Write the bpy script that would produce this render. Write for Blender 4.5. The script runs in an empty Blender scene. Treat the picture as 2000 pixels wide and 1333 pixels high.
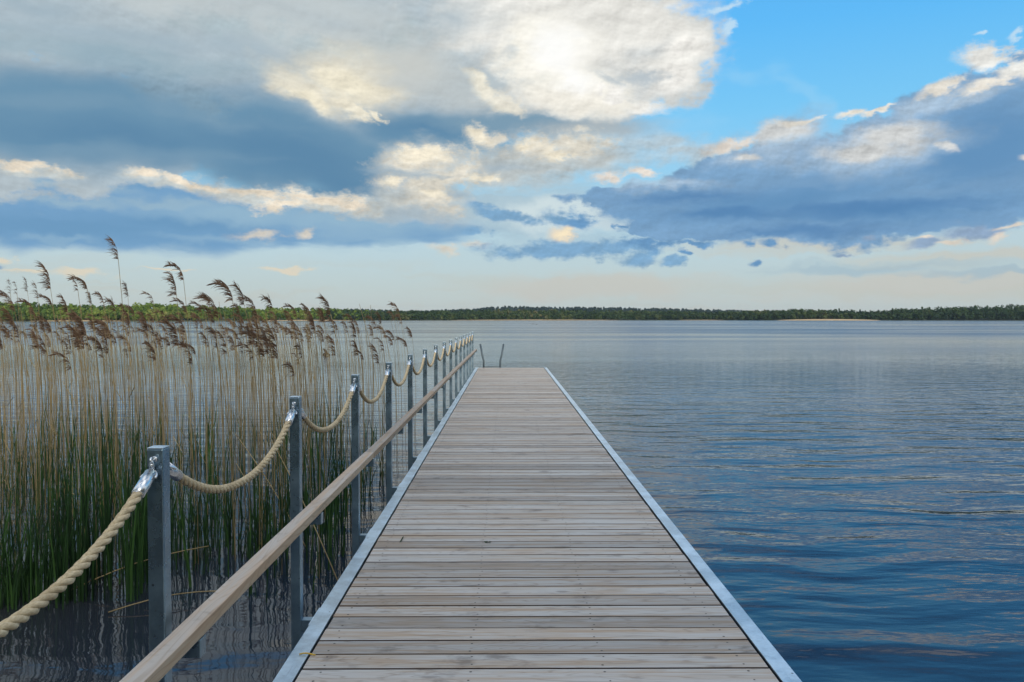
import bpy, bmesh, math, random
import numpy as np
from mathutils import Vector, Matrix

random.seed(7)
rng = np.random.default_rng(7)
PI = math.pi
SC = bpy.context.scene
COL = SC.collection
F = 1555.0            # focal length of the photograph in its own pixels (28 mm lens)
EYE = 2.0             # eye height above the water
DECK = 0.5            # deck surface above the water
VPX, HOR = 990.6, 623.0
HAZE = True


def lin(r, g, b):
    f = lambda c: ((c / 255 + 0.055) / 1.055) ** 2.4 if c > 10.3 else c / 255 / 12.92
    return (f(r), f(g), f(b))


# ------------------------------------------------------------------ helpers
class MB:
    """collects geometry, then links it as ONE mesh object"""
    def __init__(s):
        s.v = []; s.f = []; s.m = []; s.c = []

    def add(s, verts, faces, mat=0, col=0.5):
        n = len(s.v)
        s.v += [tuple(p) for p in verts]
        for fc in faces:
            s.f.append(tuple(i + n for i in fc)); s.m.append(mat); s.c.append(col)

    def box(s, x0, x1, y0, y1, z0, z1, bev=0.0, mat=0, col=0.5):
        bm = bmesh.new()
        bmesh.ops.create_cube(bm, size=1)
        for v in bm.verts:
            v.co = Vector(((x0 + x1) / 2 + v.co.x * (x1 - x0), (y0 + y1) / 2 + v.co.y * (y1 - y0), (z0 + z1) / 2 + v.co.z * (z1 - z0)))
        if bev > 0:
            bmesh.ops.bevel(bm, geom=list(bm.edges), offset=bev, segments=2, affect='EDGES', profile=0.6)
        bm.verts.ensure_lookup_table()
        s.add([v.co.copy() for v in bm.verts], [[v.index for v in f.verts] for f in bm.faces], mat, col)
        bm.free()

    def tube(s, pts, rad, n=8, cap=True, mat=0, col=0.5):
        pts = [Vector(p) for p in pts]
        if not hasattr(rad, '__len__'):
            rad = [rad] * len(pts)
        t0 = (pts[1] - pts[0]).normalized()
        up = Vector((0, 0, 1)) if abs(t0.z) < 0.9 else Vector((1, 0, 0))
        nx = t0.cross(up).normalized()
        verts = []
        for i, p in enumerate(pts):
            t = (pts[min(i + 1, len(pts) - 1)] - pts[max(i - 1, 0)]).normalized()
            nx = (nx - t * nx.dot(t)).normalized()
            ny = t.cross(nx)
            for k in range(n):
                a = 2 * PI * k / n
                verts.append(p + (nx * math.cos(a) + ny * math.sin(a)) * rad[i])
        faces = []
        for i in range(len(pts) - 1):
            for k in range(n):
                a = i * n + k; b = i * n + (k + 1) % n
                faces.append((a, b, b + n, a + n))
        if cap:
            faces.append(tuple(range(n))[::-1])
            faces.append(tuple((len(pts) - 1) * n + k for k in range(n)))
        s.add(verts, faces, mat, col)

    def ring(s, c, R, r, axis_u, axis_v, n=20, m=8, su=1.0):
        c = Vector(c); u = Vector(axis_u).normalized(); v = Vector(axis_v).normalized(); w = u.cross(v)
        verts = []; faces = []
        for i in range(n):
            a = 2 * PI * i / n
            d = (u * math.cos(a) * su + v * math.sin(a))
            p = c + d * R
            dn = d.normalized()
            for k in range(m):
                b = 2 * PI * k / m
                verts.append(p + (dn * math.cos(b) + w * math.sin(b)) * r)
        for i in range(n):
            for k in range(m):
                faces.append((i * m + k, i * m + (k + 1) % m, ((i + 1) % n) * m + (k + 1) % m, ((i + 1) % n) * m + k))
        s.add(verts, faces)

    def mesh(s, name, mats, smooth=False):
        me = bpy.data.meshes.new(name)
        me.from_pydata(s.v, [], s.f)
        for mt in (mats if isinstance(mats, (list, tuple)) else [mats]):
            me.materials.append(mt)
        me.polygons.foreach_set('material_index', s.m)
        at = me.attributes.new('rnd', 'FLOAT', 'FACE')
        at.data.foreach_set('value', s.c)
        if smooth:
            me.polygons.foreach_set('use_smooth', [True] * len(s.f))
        me.update()
        return me

    def build(s, name, mats, parent=None, smooth=False):
        return link(name, s.mesh(name, mats, smooth), parent)


def link(name, me, parent=None):
    o = bpy.data.objects.new(name, me)
    COL.objects.link(o)
    if parent:
        o.parent = parent
    return o


def tag(o, label=None, cat=None, group=None, kind=None):
    if label: o['label'] = label
    if cat: o['category'] = cat
    if group: o['group'] = group
    if kind: o['kind'] = kind
    return o


def empty(name, loc=(0, 0, 0)):
    o = bpy.data.objects.new(name, None)
    o.location = loc; o.empty_display_size = 0.1
    COL.objects.link(o)
    return o


def copy_tree(o, parent=None):
    c = o.copy(); COL.objects.link(c)
    if parent: c.parent = parent
    for ch in list(o.children):
        copy_tree(ch, c)
    return c


def fast_mesh(name, V, Q, rnd, mat, smooth=False):
    """numpy quads -> mesh"""
    me = bpy.data.meshes.new(name)
    nv, nq = len(V), len(Q)
    me.vertices.add(nv); me.vertices.foreach_set('co', np.asarray(V, dtype=np.float32).ravel())
    me.loops.add(nq * 4); me.loops.foreach_set('vertex_index', np.asarray(Q, dtype=np.int32).ravel())
    me.polygons.add(nq)
    me.polygons.foreach_set('loop_start', np.arange(0, nq * 4, 4, dtype=np.int32))
    me.polygons.foreach_set('loop_total', np.full(nq, 4, dtype=np.int32))
    if smooth:
        me.polygons.foreach_set('use_smooth', np.ones(nq, dtype=bool))
    me.update(calc_edges=True)
    at = me.attributes.new('rnd', 'FLOAT', 'FACE')
    at.data.foreach_set('value', np.asarray(rnd, dtype=np.float32))
    me.materials.append(mat)
    me.validate()
    return me


# ------------------------------------------------------------------ node DSL
class NT:
    def __init__(s, nt):
        s.nt = nt; s.n = nt.nodes; s.l = nt.links

    def put(s, sock, v):
        if v is None: return
        if isinstance(v, bpy.types.NodeSocket):
            s.l.new(v, sock)
        else:
            if sock.type == 'RGBA' and len(v) == 3:
                v = (*v, 1)
            sock.default_value = v

    def math(s, op, a, b=None, c=None, clamp=False):
        n = s.n.new('ShaderNodeMath'); n.operation = op; n.use_clamp = clamp
        s.put(n.inputs[0], a); s.put(n.inputs[1], b)
        if c is not None: s.put(n.inputs[2], c)
        return n.outputs[0]

    def vmath(s, op, a, b=None, scale=None):
        n = s.n.new('ShaderNodeVectorMath'); n.operation = op
        s.put(n.inputs[0], a)
        if b is not None: s.put(n.inputs[1], b)
        if scale is not None: s.put(n.inputs['Scale'], scale)
        return n.outputs['Value'] if op in ('LENGTH', 'DOT_PRODUCT') else n.outputs[0]

    def mapping(s, v, loc=(0, 0, 0), rot=(0, 0, 0), scale=(1, 1, 1), kind='POINT'):
        n = s.n.new('ShaderNodeMapping'); n.vector_type = kind
        s.put(n.inputs['Vector'], v)
        n.inputs['Location'].default_value = loc; n.inputs['Rotation'].default_value = rot; n.inputs['Scale'].default_value = scale
        return n.outputs[0]

    def noise(s, v, scale=1.0, detail=4, rough=0.5, dist=0.0, lac=2.0, color=False, dims='3D'):
        n = s.n.new('ShaderNodeTexNoise'); n.noise_dimensions = dims
        s.put(n.inputs['Vector'], v)
        n.inputs['Scale'].default_value = scale; n.inputs['Detail'].default_value = detail
        n.inputs['Roughness'].default_value = rough; n.inputs['Distortion'].default_value = dist
        n.inputs['Lacunarity'].default_value = lac
        return n.outputs['Color'] if color else n.outputs['Fac']

    def rng(s, v, a, b, c=0.0, d=1.0, smooth=True):
        n = s.n.new('ShaderNodeMapRange'); n.interpolation_type = 'SMOOTHSTEP' if smooth else 'LINEAR'
        s.put(n.inputs['Value'], v)
        n.inputs['From Min'].default_value = a; n.inputs['From Max'].default_value = b
        n.inputs['To Min'].default_value = c; n.inputs['To Max'].default_value = d
        return n.outputs[0]

    def mix(s, fac, a, b, mode='MIX'):
        n = s.n.new('ShaderNodeMix'); n.data_type = 'RGBA'; n.blend_type = mode; n.clamp_factor = True
        s.put(n.inputs[0], fac); s.put(n.inputs[6], a); s.put(n.inputs[7], b)
        return n.outputs[2]

    def ramp(s, fac, stops, interp='LINEAR'):
        n = s.n.new('ShaderNodeValToRGB'); s.put(n.inputs[0], fac)
        cr = n.color_ramp; cr.interpolation = interp
        while len(cr.elements) < len(stops): cr.elements.new(0.5)
        for e, (p, c) in zip(cr.elements, stops):
            e.position = p; e.color = (*c, 1) if len(c) == 3 else c
        return n.outputs[0]

    def comb(s, x, y, z=0.0):
        n = s.n.new('ShaderNodeCombineXYZ')
        s.put(n.inputs[0], x); s.put(n.inputs[1], y); s.put(n.inputs[2], z)
        return n.outputs[0]

    def sep(s, v):
        n = s.n.new('ShaderNodeSeparateXYZ'); s.put(n.inputs[0], v)
        return n.outputs

    def attr(s, name):
        n = s.n.new('ShaderNodeAttribute'); n.attribute_name = name
        return n.outputs['Fac']

    def coord(s, which='Object'):
        return s.n.new('ShaderNodeTexCoord').outputs[which]

    def bump(s, h, strength=0.3, dist=0.01, normal=None):
        n = s.n.new('ShaderNodeBump')
        n.inputs['Strength'].default_value = strength; n.inputs['Distance'].default_value = dist
        s.put(n.inputs['Height'], h)
        if normal is not None: s.put(n.inputs['Normal'], normal)
        return n.outputs[0]


def material(name):
    m = bpy.data.materials.new(name); m.use_nodes = True
    t = NT(m.node_tree)
    return m, t, m.node_tree.nodes['Principled BSDF']


def simple(name, col, rough=0.6, metal=0.0, var=0.15, scale=8.0, bump=0.0):
    m, t, p = material(name)
    n = t.noise(t.coord('Object'), scale, 5, 0.6)
    c = t.mix(n, tuple(x * (1 - var) for x in col), tuple(min(1, x * (1 + var)) for x in col))
    t.put(p.inputs['Base Color'], c)
    p.inputs['Roughness'].default_value = rough; p.inputs['Metallic'].default_value = metal
    if bump: t.put(p.inputs['Normal'], t.bump(n, bump, 0.01))
    return m


# ------------------------------------------------------------------ materials
def wood_mat(name, along, pale, warm, dark, per_plank=True):
    m, t, p = material(name)
    co = t.coord('Object')
    rnd = t.attr('rnd')
    off = t.comb(t.math('MULTIPLY', rnd, 37.0), t.math('MULTIPLY', rnd, 91.0), t.math('MULTIPLY', rnd, 13.0))
    v = t.vmath('ADD', co, off)
    s = (0.9, 26.0, 26.0) if along == 'X' else (26.0, 0.9, 26.0)
    s2 = (3.0, 90.0, 90.0) if along == 'X' else (90.0, 3.0, 90.0)
    s3 = (2.2, 9.0, 9.0) if along == 'X' else (9.0, 2.2, 9.0)
    warpn = t.noise(t.mapping(v, scale=s3), 1.0, 3, 0.5, color=True)
    vw = t.vmath('ADD', v, t.vmath('SCALE', t.vmath('SUBTRACT', warpn, (0.5, 0.5, 0.5)), scale=0.03))
    g1 = t.noise(t.mapping(vw, scale=s), 1.0, 6, 0.62)
    g2 = t.noise(t.mapping(vw, scale=s2), 1.0, 4, 0.6)
    # growth-ring figure: contour lines of a stretched noise
    cont = t.noise(t.mapping(v, scale=((0.7, 7.0, 7.0) if along == 'X' else (7.0, 0.7, 7.0))), 1.0, 2, 0.4)
    rings = t.math('ABSOLUTE', t.math('SINE', t.math('MULTIPLY', cont, 75.0)))
    patch = t.noise(t.mapping(v, scale=((1.3, 5.0, 5.0) if along == 'X' else (5.0, 1.3, 5.0))), 1.0, 3, 0.55)
    c = t.mix(t.rng(g1, 0.40, 0.66), pale, warm)
    c = t.mix(t.math('MULTIPLY', t.rng(patch, 0.52, 0.72), 0.75), c, warm)
    c = t.mix(t.math('MULTIPLY', t.rng(rings, 0.0, 0.5, 1, 0), 0.42), c, tuple(x * 0.62 for x in warm))
    c = t.mix(t.math('MULTIPLY', t.rng(g2, 0.58, 0.74), 0.7), c, dark)
    # knots
    vo = t.n.new('ShaderNodeTexVoronoi'); vo.feature = 'F1'
    t.put(vo.inputs['Vector'], t.mapping(v, scale=((2.6, 5.5, 5.5) if along == 'X' else (5.5, 2.6, 5.5))))
    vo.inputs['Scale'].default_value = 1.0
    kn = t.rng(t.math('ADD', vo.outputs['Distance'], t.math('MULTIPLY', t.math('SUBTRACT', g1, 0.5), 0.25)), 0.03, 0.12, 1, 0)
    c = t.mix(t.math('MULTIPLY', kn, 0.5), c, tuple(x * 0.75 for x in dark))
    stain = t.noise(t.mapping(v, scale=(4.0, 7.0, 7.0)), 1.0, 4, 0.65)
    c = t.mix(t.math('MULTIPLY', t.rng(stain, 0.55, 0.74), 0.6), c, tuple(x * 0.8 for x in dark))
    tone = t.rng(rnd, 0, 1, 0.70, 1.18, smooth=False)
    c = t.vmath('SCALE', c, scale=tone)
    t.put(p.inputs['Base Color'], c)
    p.inputs['Roughness'].default_value = 0.62
    p.inputs['Specular IOR Level'].default_value = 0.35
    h = t.math('ADD', t.math('MULTIPLY', g2, 0.6), t.math('MULTIPLY', rings, 0.15))
    t.put(p.inputs['Normal'], t.bump(h, 0.35, 0.003))
    return m


M = {}
M['deck'] = wood_mat('deck_wood', 'X', (0.435, 0.43, 0.42), (0.365, 0.28, 0.205), (0.10, 0.08, 0.07))
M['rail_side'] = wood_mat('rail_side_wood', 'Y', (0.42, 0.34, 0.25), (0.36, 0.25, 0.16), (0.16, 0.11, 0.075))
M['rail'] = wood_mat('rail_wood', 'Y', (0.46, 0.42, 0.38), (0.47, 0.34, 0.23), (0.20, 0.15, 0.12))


def galv(name, base, rough, metal=0.85, spot=0.5):
    m, t, p = material(name)
    co = t.coord('Object')
    vo = t.n.new('ShaderNodeTexVoronoi'); vo.feature = 'F1'
    t.put(vo.inputs['Vector'], co); vo.inputs['Scale'].default_value = 90
    n1 = t.noise(t.mapping(co, scale=(1, 1, 1)), 5.0, 6, 0.65)
    n2 = t.noise(t.mapping(co, scale=(22, 22, 2.0)), 1.0, 4, 0.6)
    c = t.mix(t.rng(n1, 0.3, 0.7), tuple(x * 0.66 for x in base), tuple(x * 1.12 for x in base))
    c = t.mix(t.math('MULTIPLY', vo.outputs['Color'], 0.25), c, tuple(min(1, x * 1.25) for x in base))
    c = t.mix(t.math('MULTIPLY', t.rng(n2, 0.58, 0.75), spot), c, tuple(x * 0.6 for x in base))
    v2 = t.n.new('ShaderNodeTexVoronoi'); v2.feature = 'F1'; t.put(v2.inputs['Vector'], co); v2.inputs['Scale'].default_value = 14
    speck = t.math('MULTIPLY', t.rng(v2.outputs['Distance'], 0.07, 0.11, 1, 0), t.rng(n1, 0.48, 0.52))
    c = t.mix(t.math('MULTIPLY', speck, 0.8), c, (0.03, 0.025, 0.02))
    scr = t.noise(t.mapping(co, rot=(0, 0, 0.35), scale=(120, 5, 120)), 1.0, 3, 0.6)
    c = t.mix(t.math('MULTIPLY', t.rng(scr, 0.66, 0.72), 0.35), c, tuple(x * 0.5 for x in base))
    t.put(p.inputs['Base Color'], c)
    p.inputs['Metallic'].default_value = metal
    t.put(p.inputs['Roughness'], t.rng(n1, 0.3, 0.7, rough - 0.07, rough + 0.1))
    t.put(p.inputs['Normal'], t.bump(n1, 0.08, 0.01))
    return m


M['post'] = galv('galvanised_post', (0.24, 0.345, 0.43), 0.29)
M['ladder'] = galv('ladder_steel', (0.09, 0.12, 0.14), 0.45, 0.7)
M['strip'] = galv('galvanised_strip', (0.62, 0.74, 0.83), 0.40, 0.8, 0.3)
M['chrome'] = simple('polished_steel', (0.70, 0.73, 0.76), 0.27, 1.0, 0.03)
M['dark'] = simple('gap_black', (0.012, 0.012, 0.014), 0.6)
M['beam'] = simple('under_beam', (0.10, 0.075, 0.055), 0.8)
M['side'] = simple('plank_side_shade_dirt', (0.045, 0.026, 0.018), 0.8, 0, 0.4, 12)  # shade of the plank gaps painted into the side colour, along with dirt
M['screw'] = simple('screw_steel', (0.05, 0.045, 0.04), 0.5, 0.3)
M['tie'] = simple('yellow_tie', (0.55, 0.36, 0.05), 0.5)
M['log'] = simple('wet_log', (0.02, 0.016, 0.013), 0.7, 0, 0.4, 20, 0.4)
M['sand'] = simple('sand', (0.40, 0.30, 0.175), 0.9, 0, 0.2, 0.3)
M['bank'] = simple('bank_earth', (0.06, 0.075, 0.03), 0.95, 0, 0.3, 0.6)
M['duck'] = simple('duck_feathers', (0.10, 0.08, 0.07), 0.8)
M['roof'] = simple('roof_tiles', (0.35, 0.14, 0.08), 0.8)
M['wallp'] = simple('house_wall', (0.6, 0.52, 0.42), 0.8)
M['glass'] = simple('window_glass', (0.03, 0.035, 0.04), 0.1)


def rope_mat():
    m, t, p = material('rope_fibre')
    co = t.coord('Object')
    n = t.noise(t.mapping(co, scale=(180, 60, 180)), 1.0, 4, 0.6)
    n2 = t.noise(co, 6.0, 3, 0.5)
    c = t.mix(t.rng(n, 0.3, 0.7), (0.40, 0.315, 0.19), (0.60, 0.50, 0.33))
    c = t.mix(t.math('MULTIPLY', t.rng(n2, 0.5, 0.7), 0.4), c, (0.27, 0.19, 0.10))
    t.put(p.inputs['Base Color'], c); p.inputs['Roughness'].default_value = 0.8
    t.put(p.inputs['Normal'], t.bump(n, 0.4, 0.002))
    return m


M['rope'] = rope_mat()


def foliage(name, stops, nscale=0.12, trans=0.25):
    m, t, p = material(name)
    co = t.coord('Object')
    rnd = t.attr('rnd')
    n = t.noise(co, nscale, 3, 0.5)
    fac = t.math('ADD', t.math('MULTIPLY', rnd, 0.65), t.math('MULTIPLY', t.rng(n, 0.3, 0.7), 0.35))
    c = t.ramp(fac, stops)
    t.put(p.inputs['Base Color'], c)
    p.inputs['Roughness'].default_value = 0.75
    p.inputs['Specular IOR Level'].default_value = 0.2
    if trans:
        tr = t.n.new('ShaderNodeBsdfTranslucent'); t.put(tr.inputs[0], c)
        mx = t.n.new('ShaderNodeMixShader'); mx.inputs[0].default_value = trans
        out = t.n['Material Output']
        t.l.new(p.outputs[0], mx.inputs[1]); t.l.new(tr.outputs[0], mx.inputs[2]); t.l.new(mx.outputs[0], out.inputs[0])
    return m


M['leaf_bright'] = foliage('spring_leaves', [(0.0, (0.018, 0.042, 0.012)), (0.35, (0.065, 0.12, 0.02)), (0.7, (0.16, 0.23, 0.035)), (1.0, (0.27, 0.26, 0.08))], 0.02)
M['leaf_dark'] = foliage('conifer_leaves', [(0.0, (0.012, 0.028, 0.014)), (0.5, (0.025, 0.055, 0.02)), (0.85, (0.05, 0.085, 0.025)), (1.0, (0.12, 0.11, 0.05))], 0.015)
M['leaf_mid'] = foliage('mixed_leaves', [(0.0, (0.012, 0.028, 0.012)), (0.5, (0.032, 0.066, 0.02)), (0.78, (0.09, 0.12, 0.035)), (1.0, (0.20, 0.15, 0.085))], 0.015)
M['leaf_hill'] = foliage('hill_conifers', [(0.0, (0.010, 0.026, 0.018)), (1.0, (0.022, 0.045, 0.026))], 0.01)
M['reed'] = foliage('reed_stem', [(0.0, (0.11, 0.082, 0.038)), (0.5, (0.215, 0.165, 0.08)), (1.0, (0.36, 0.285, 0.155))], 3.0, 0.0)
M['plume'] = foliage('reed_plume', [(0.0, (0.05, 0.031, 0.021)), (0.6, (0.14, 0.09, 0.06)), (1.0, (0.30, 0.21, 0.145))], 8.0, 0.3)
M['shoot'] = foliage('green_reed_leaf', [(0.0, (0.008, 0.020, 0.009)), (0.5, (0.016, 0.048, 0.015)), (1.0, (0.05, 0.12, 0.028))], 2.0, 0.25)


def water_mat():
    m, t, p = material('lake_water')
    co = t.coord('Object')
    xyz = t.sep(co)
    # calm in the lee of the reeds, ruffled in gust bands further out
    gust = t.noise(t.mapping(co, scale=(0.010, 0.055, 1)), 1.0, 3, 0.5)
    gust = t.rng(gust, 0.36, 0.62, 0.45, 1.15)
    reedcalm = t.rng(t.math('ADD', xyz[0], t.math('MULTIPLY', xyz[1], 0.0)), -2.5, 1.0, 0.42, 1.0)
    reedfar = t.rng(xyz[1], 18.0, 40.0, 0.0, 1.0)
    amp = t.math('MULTIPLY', gust, t.math('MAXIMUM', reedcalm, t.math('MULTIPLY', reedfar, 0.9)))
    warp = t.noise(t.mapping(co, scale=(0.5, 0.5, 1)), 1.0, 2, 0.5, color=True)
    cw = t.vmath('ADD', co, t.vmath('SCALE', t.vmath('SUBTRACT', warp, (0.5, 0.5, 0.5)), scale=0.7))
    a = t.noise(t.mapping(cw, rot=(0, 0, 0.16), scale=(0.48, 1.9, 1)), 1.0, 1.5, 0.45)
    b = t.noise(t.mapping(cw, loc=(9, 3, 0), rot=(0, 0, 0.30), scale=(1.5, 5.2, 1)), 1.0, 2, 0.5)
    c = t.noise(t.mapping(co, loc=(5, 1, 0), rot=(0, 0, -0.25), scale=(5.0, 13.0, 1)), 1.0, 2, 0.5)
    swell = t.rng(t.math('LOGARITHM', t.math('MAXIMUM', xyz[1], 1.0), 10.0), 0.85, 1.5, 0.125, 0.032)
    offs = t.vmath('LENGTH', t.vmath('MULTIPLY', co, (1, 1, 0)))
    fine = t.rng(offs, 3.0, 8.5, 0.45, 1.0)          # the lee of the boardwalk start is smoother
    h = t.math('ADD', t.math('MULTIPLY', a, swell), t.math('MULTIPLY', fine, t.math('ADD', t.math('MULTIPLY', b, 0.024), t.math('MULTIPLY', c, 0.0075))))
    h = t.math('MULTIPLY', h, amp)
    # beyond a few tens of metres the ripples are finer than a pixel: they become surface roughness instead of relief
    far = t.rng(t.math('LOGARITHM', t.math('MAXIMUM', xyz[1], 1.0), 10.0), 1.40, 2.15, 0.0, 1.0)
    h = t.math('MULTIPLY', h, t.rng(far, 0, 1, 1.0, 0.12, smooth=False))
    t.put(p.inputs['Normal'], t.bump(h, 1.0, 1.0))
    murk = t.noise(co, 0.6, 3, 0.5)
    shore = t.rng(xyz[0], -6.0, 1.5, 1.0, 0.0)
    col = t.mix(shore, (0.005, 0.021, 0.056), (0.030, 0.025, 0.018))
    col = t.mix(t.math('MULTIPLY', murk, 0.3), col, (0.012, 0.022, 0.028))
    t.put(p.inputs['Base Color'], col)
    t.put(p.inputs['Roughness'], t.math('MULTIPLY_ADD', t.math('MULTIPLY', far, gust), 0.20, 0.03))
    p.inputs['IOR'].default_value = 1.42
    return m


M['water'] = water_mat()

# ------------------------------------------------------------------ camera
cam = bpy.data.cameras.new('camera'); camo = bpy.data.objects.new('camera', cam); COL.objects.link(camo)
cam.sensor_width = 36; cam.lens = F / 2000 * 36
cam.clip_start = 0.05; cam.clip_end = 20000
yaw = math.atan((1000 - VPX) / F); pitch = math.atan((666.5 - HOR) / F)
camo.location = (0, 0, EYE); camo.rotation_euler = (PI / 2 - pitch, 0, -yaw)
SC.camera = camo
SC.view_settings.view_transform = 'Standard'; SC.view_settings.look = 'None'
SC.view_settings.exposure = 0.0; SC.view_settings.gamma = 1.0


# ------------------------------------------------------------------ sky
SUN_EL, SUN_AZ = math.radians(22), math.radians(165)     # azimuth clockwise from +Y: behind the camera, to the right


def build_world():
    w = bpy.data.worlds.new('World'); SC.world = w; w.use_nodes = True
    nt = w.node_tree; t = NT(nt)
    bg = nt.nodes['Background']
    sky = t.n.new('ShaderNodeTexSky'); sky.sky_type = 'NISHITA'; sky.sun_disc = False
    sky.sun_elevation = SUN_EL; sky.sun_rotation = SUN_AZ
    sky.air_density = 1.2; sky.dust_density = 1.0; sky.ozone_density = 1.5
    d = t.coord('Generated')
    x, y, z = t.sep(d)
    az = t.math('ARCTAN2', x, y)
    el = t.math('ARCSINE', z)
    P = t.comb(t.math('MULTIPLY', az, F), t.math('MULTIPLY', el, F), 1.0)   # unit: 1/1555 rad

    def cv(px, py):                       # a bearing and height read off the photograph -> azimuth, elevation
        a = math.atan((px - VPX) / F)
        e = math.atan((HOR - py) / F * math.cos(a))
        return a * F, e * F, math.cos(a) ** 2, math.cos(a)

    def n2(v, fx, fy, det, ro, color=False):
        return t.noise(t.vmath('MULTIPLY', v, (1 / fx, 1 / fy, 1)), 1, det, ro, color=color, dims='2D')

    w1 = t.vmath('SUBTRACT', n2(P, 210, 120, 3, 0.5, True), (0.5, 0.5, 0.5))
    PW = t.vmath('ADD', P, t.vmath('MULTIPLY', w1, (110, 60, 0)))
    w2 = t.vmath('SUBTRACT', n2(P, 80, 46, 4, 0.55, True), (0.5, 0.5, 0.5))
    PW2 = t.vmath('ADD', P, t.vmath('MULTIPLY', w2, (75, 40, 0)))
    fb = n2(P, 130, 80, 7, 0.58)
    fb_off = n2(t.vmath('ADD', P, (-7, 10, 0)), 130, 80, 7, 0.58)
    relief = t.math('SUBTRACT', fb, fb_off)
    fh = n2(P, 40, 23, 6, 0.70)
    fh_off = n2(t.vmath('ADD', P, (-3, 4.5, 0)), 40, 23, 5, 0.70)
    relief = t.math('MULTIPLY_ADD', t.math('SUBTRACT', fh, fh_off), 0.45, relief)
    wisp = n2(PW2, 330, 30, 5, 0.55)
    soft = n2(P, 260, 110, 4, 0.5)

    def dist(blobs, coords):
        dd = None
        for (px, py, rx, ry, rot) in blobs:
            a, e, kx, ky = cv(px, py)
            rx *= kx; ry *= ky
            if abs(rot) < 2.5:
                n = t.n.new('ShaderNodeVectorMath'); n.operation = 'MULTIPLY_ADD'
                t.put(n.inputs[0], coords); n.inputs[1].default_value = (1 / rx, 1 / ry, 0); n.inputs[2].default_value = (-a / rx, -e / ry, 0)
                ln = t.vmath('LENGTH', n.outputs[0])
            else:
                c_, s_ = math.cos(math.radians(rot)), math.sin(math.radians(rot))
                u = t.vmath('DOT_PRODUCT', coords, (c_ / rx, s_ / rx, -(a * c_ + e * s_) / rx))
                v = t.vmath('DOT_PRODUCT', coords, (-s_ / ry, c_ / ry, -(-a * s_ + e * c_) / ry))
                ln = t.vmath('LENGTH', t.comb(u, v, 0.0))
            dd = ln if dd is None else t.math('SMOOTH_MIN', dd, ln, 0.25)
        return dd

    state = {}

    def paint(color, blobs, lo=0.5, hi=1.1, namp=0.6, noise=None, coords=PW2, op=1.0, rel=0.0, gain=1.0):
        big = max(b[3] for b in blobs)
        if noise is None or noise is fb:
            if big < 30:
                noise = fh; namp *= 4.2; hi += 0.18; lo -= 0.08
            else:
                noise = fb; namp *= 3.2
        else:
            namp *= 2.2
        # a nil dependence on the layers below keeps the node compiler working layer by layer
        n_ = t.n.new('ShaderNodeVectorMath'); n_.operation = 'MULTIPLY_ADD'
        t.put(n_.inputs[0], state['c']); n_.inputs[1].default_value = (1e-6, 1e-6, 0); t.put(n_.inputs[2], coords)
        coords = n_.outputs[0]
        # distance + namp * (noise - 0.5), turned into a soft-edged mask
        dd = t.math('MULTIPLY_ADD', noise, namp, dist(blobs, coords))
        mk = t.rng(dd, lo + 0.5 * namp, hi + 0.5 * namp, op, 0.0)
        c = tuple(q * gain for q in lin(*color))
        if rel:
            c = t.vmath('SCALE', c, scale=t.math('MULTIPLY_ADD', relief, rel, 1.0))
        state['c'] = t.mix(mk, state['c'], c)

    # clear sky: the Nishita sky, whitened towards the horizon as in the photograph
    nis = t.vmath('MULTIPLY', sky.outputs[0], (0.085, 0.125, 0.155))
    Q = t.sep(P)[1]
    grad = t.ramp(t.rng(Q, 0, 620, 0, 1, smooth=False), [
        (0.0, lin(199, 204, 199)), (0.10, lin(192, 205, 206)), (0.22, lin(188, 210, 219)), (0.36, lin(172, 211, 231)),
        (0.50, lin(140, 206, 243)), (0.62, lin(121, 201, 247)), (0.85, lin(95, 188, 250)), (1.0, lin(86, 182, 249))])
    hazef = t.rng(Q, 500, 1000, 0.92, 0.12)
    state['c'] = t.mix(hazef, nis, grad)

    # overhead and behind: broken grey-white cloud
    ov = t.noise(t.mapping(d, scale=(2.2, 2.2, 3.0)), 1, 6, 0.55, dist=0.3)
    up = t.rng(Q, 640, 980, 0, 1)
    behind = t.rng(y, 0.25, -0.1, 0, 1)
    ovm = t.math('MULTIPLY', t.rng(ov, 0.42, 0.57), t.math('MAXIMUM', up, behind))
    ovc = t.mix(t.rng(ov, 0.5, 0.75), (1.15, 1.12, 1.06), (0.55, 0.60, 0.66))
    ovc = t.vmath('SCALE', ovc, scale=t.rng(Q, 950, 1800, 1.0, 1.9))
    state['c'] = t.mix(ovm, state['c'], ovc)
    rest = t.mix(t.rng(Q, 0, -60), state['c'], (0.10, 0.13, 0.15))

    # --- pale veil low down, warm at the right
    paint((170, 196, 210), [(1000, 420, 440, 70, 0)], 0.2, 1.1, 0.8, wisp)
    paint((206, 222, 226), [(1090, 420, 190, 40, 0), (1170, 440, 120, 22, 0)], 0.25, 1.1, 0.5)
    paint((200, 199, 190), [(1850, 560, 520, 34, 0), (1150, 560, 300, 30, 0)], 0.3, 1.2, 0.5, wisp, op=0.8)
    paint((200, 200, 190), [(1650, 478, 400, 18, 0), (1900, 500, 300, 16, 0)], 0.3, 1.2, 0.8, wisp, op=0.75)
    paint((160, 186, 200), [(1750, 520, 300, 14, 0), (1950, 530, 200, 10, 0)], 0.3, 1.2, 0.8, wisp, op=0.7)

    # --- left middle: blue-grey bank with a flat base at y=490
    paint((118, 162, 200), [(180, 418, 720, 76, 0), (640, 448, 330, 44, 1)], 0.70, 1.06, 0.16, wisp, PW)
    paint((106, 152, 190), [(150, 450, 380, 36, 0), (330, 440, 300, 28, 0), (100, 345, 330, 18, 0)], 0.1, 1.2, 0.5, wisp, op=0.8)
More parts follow.
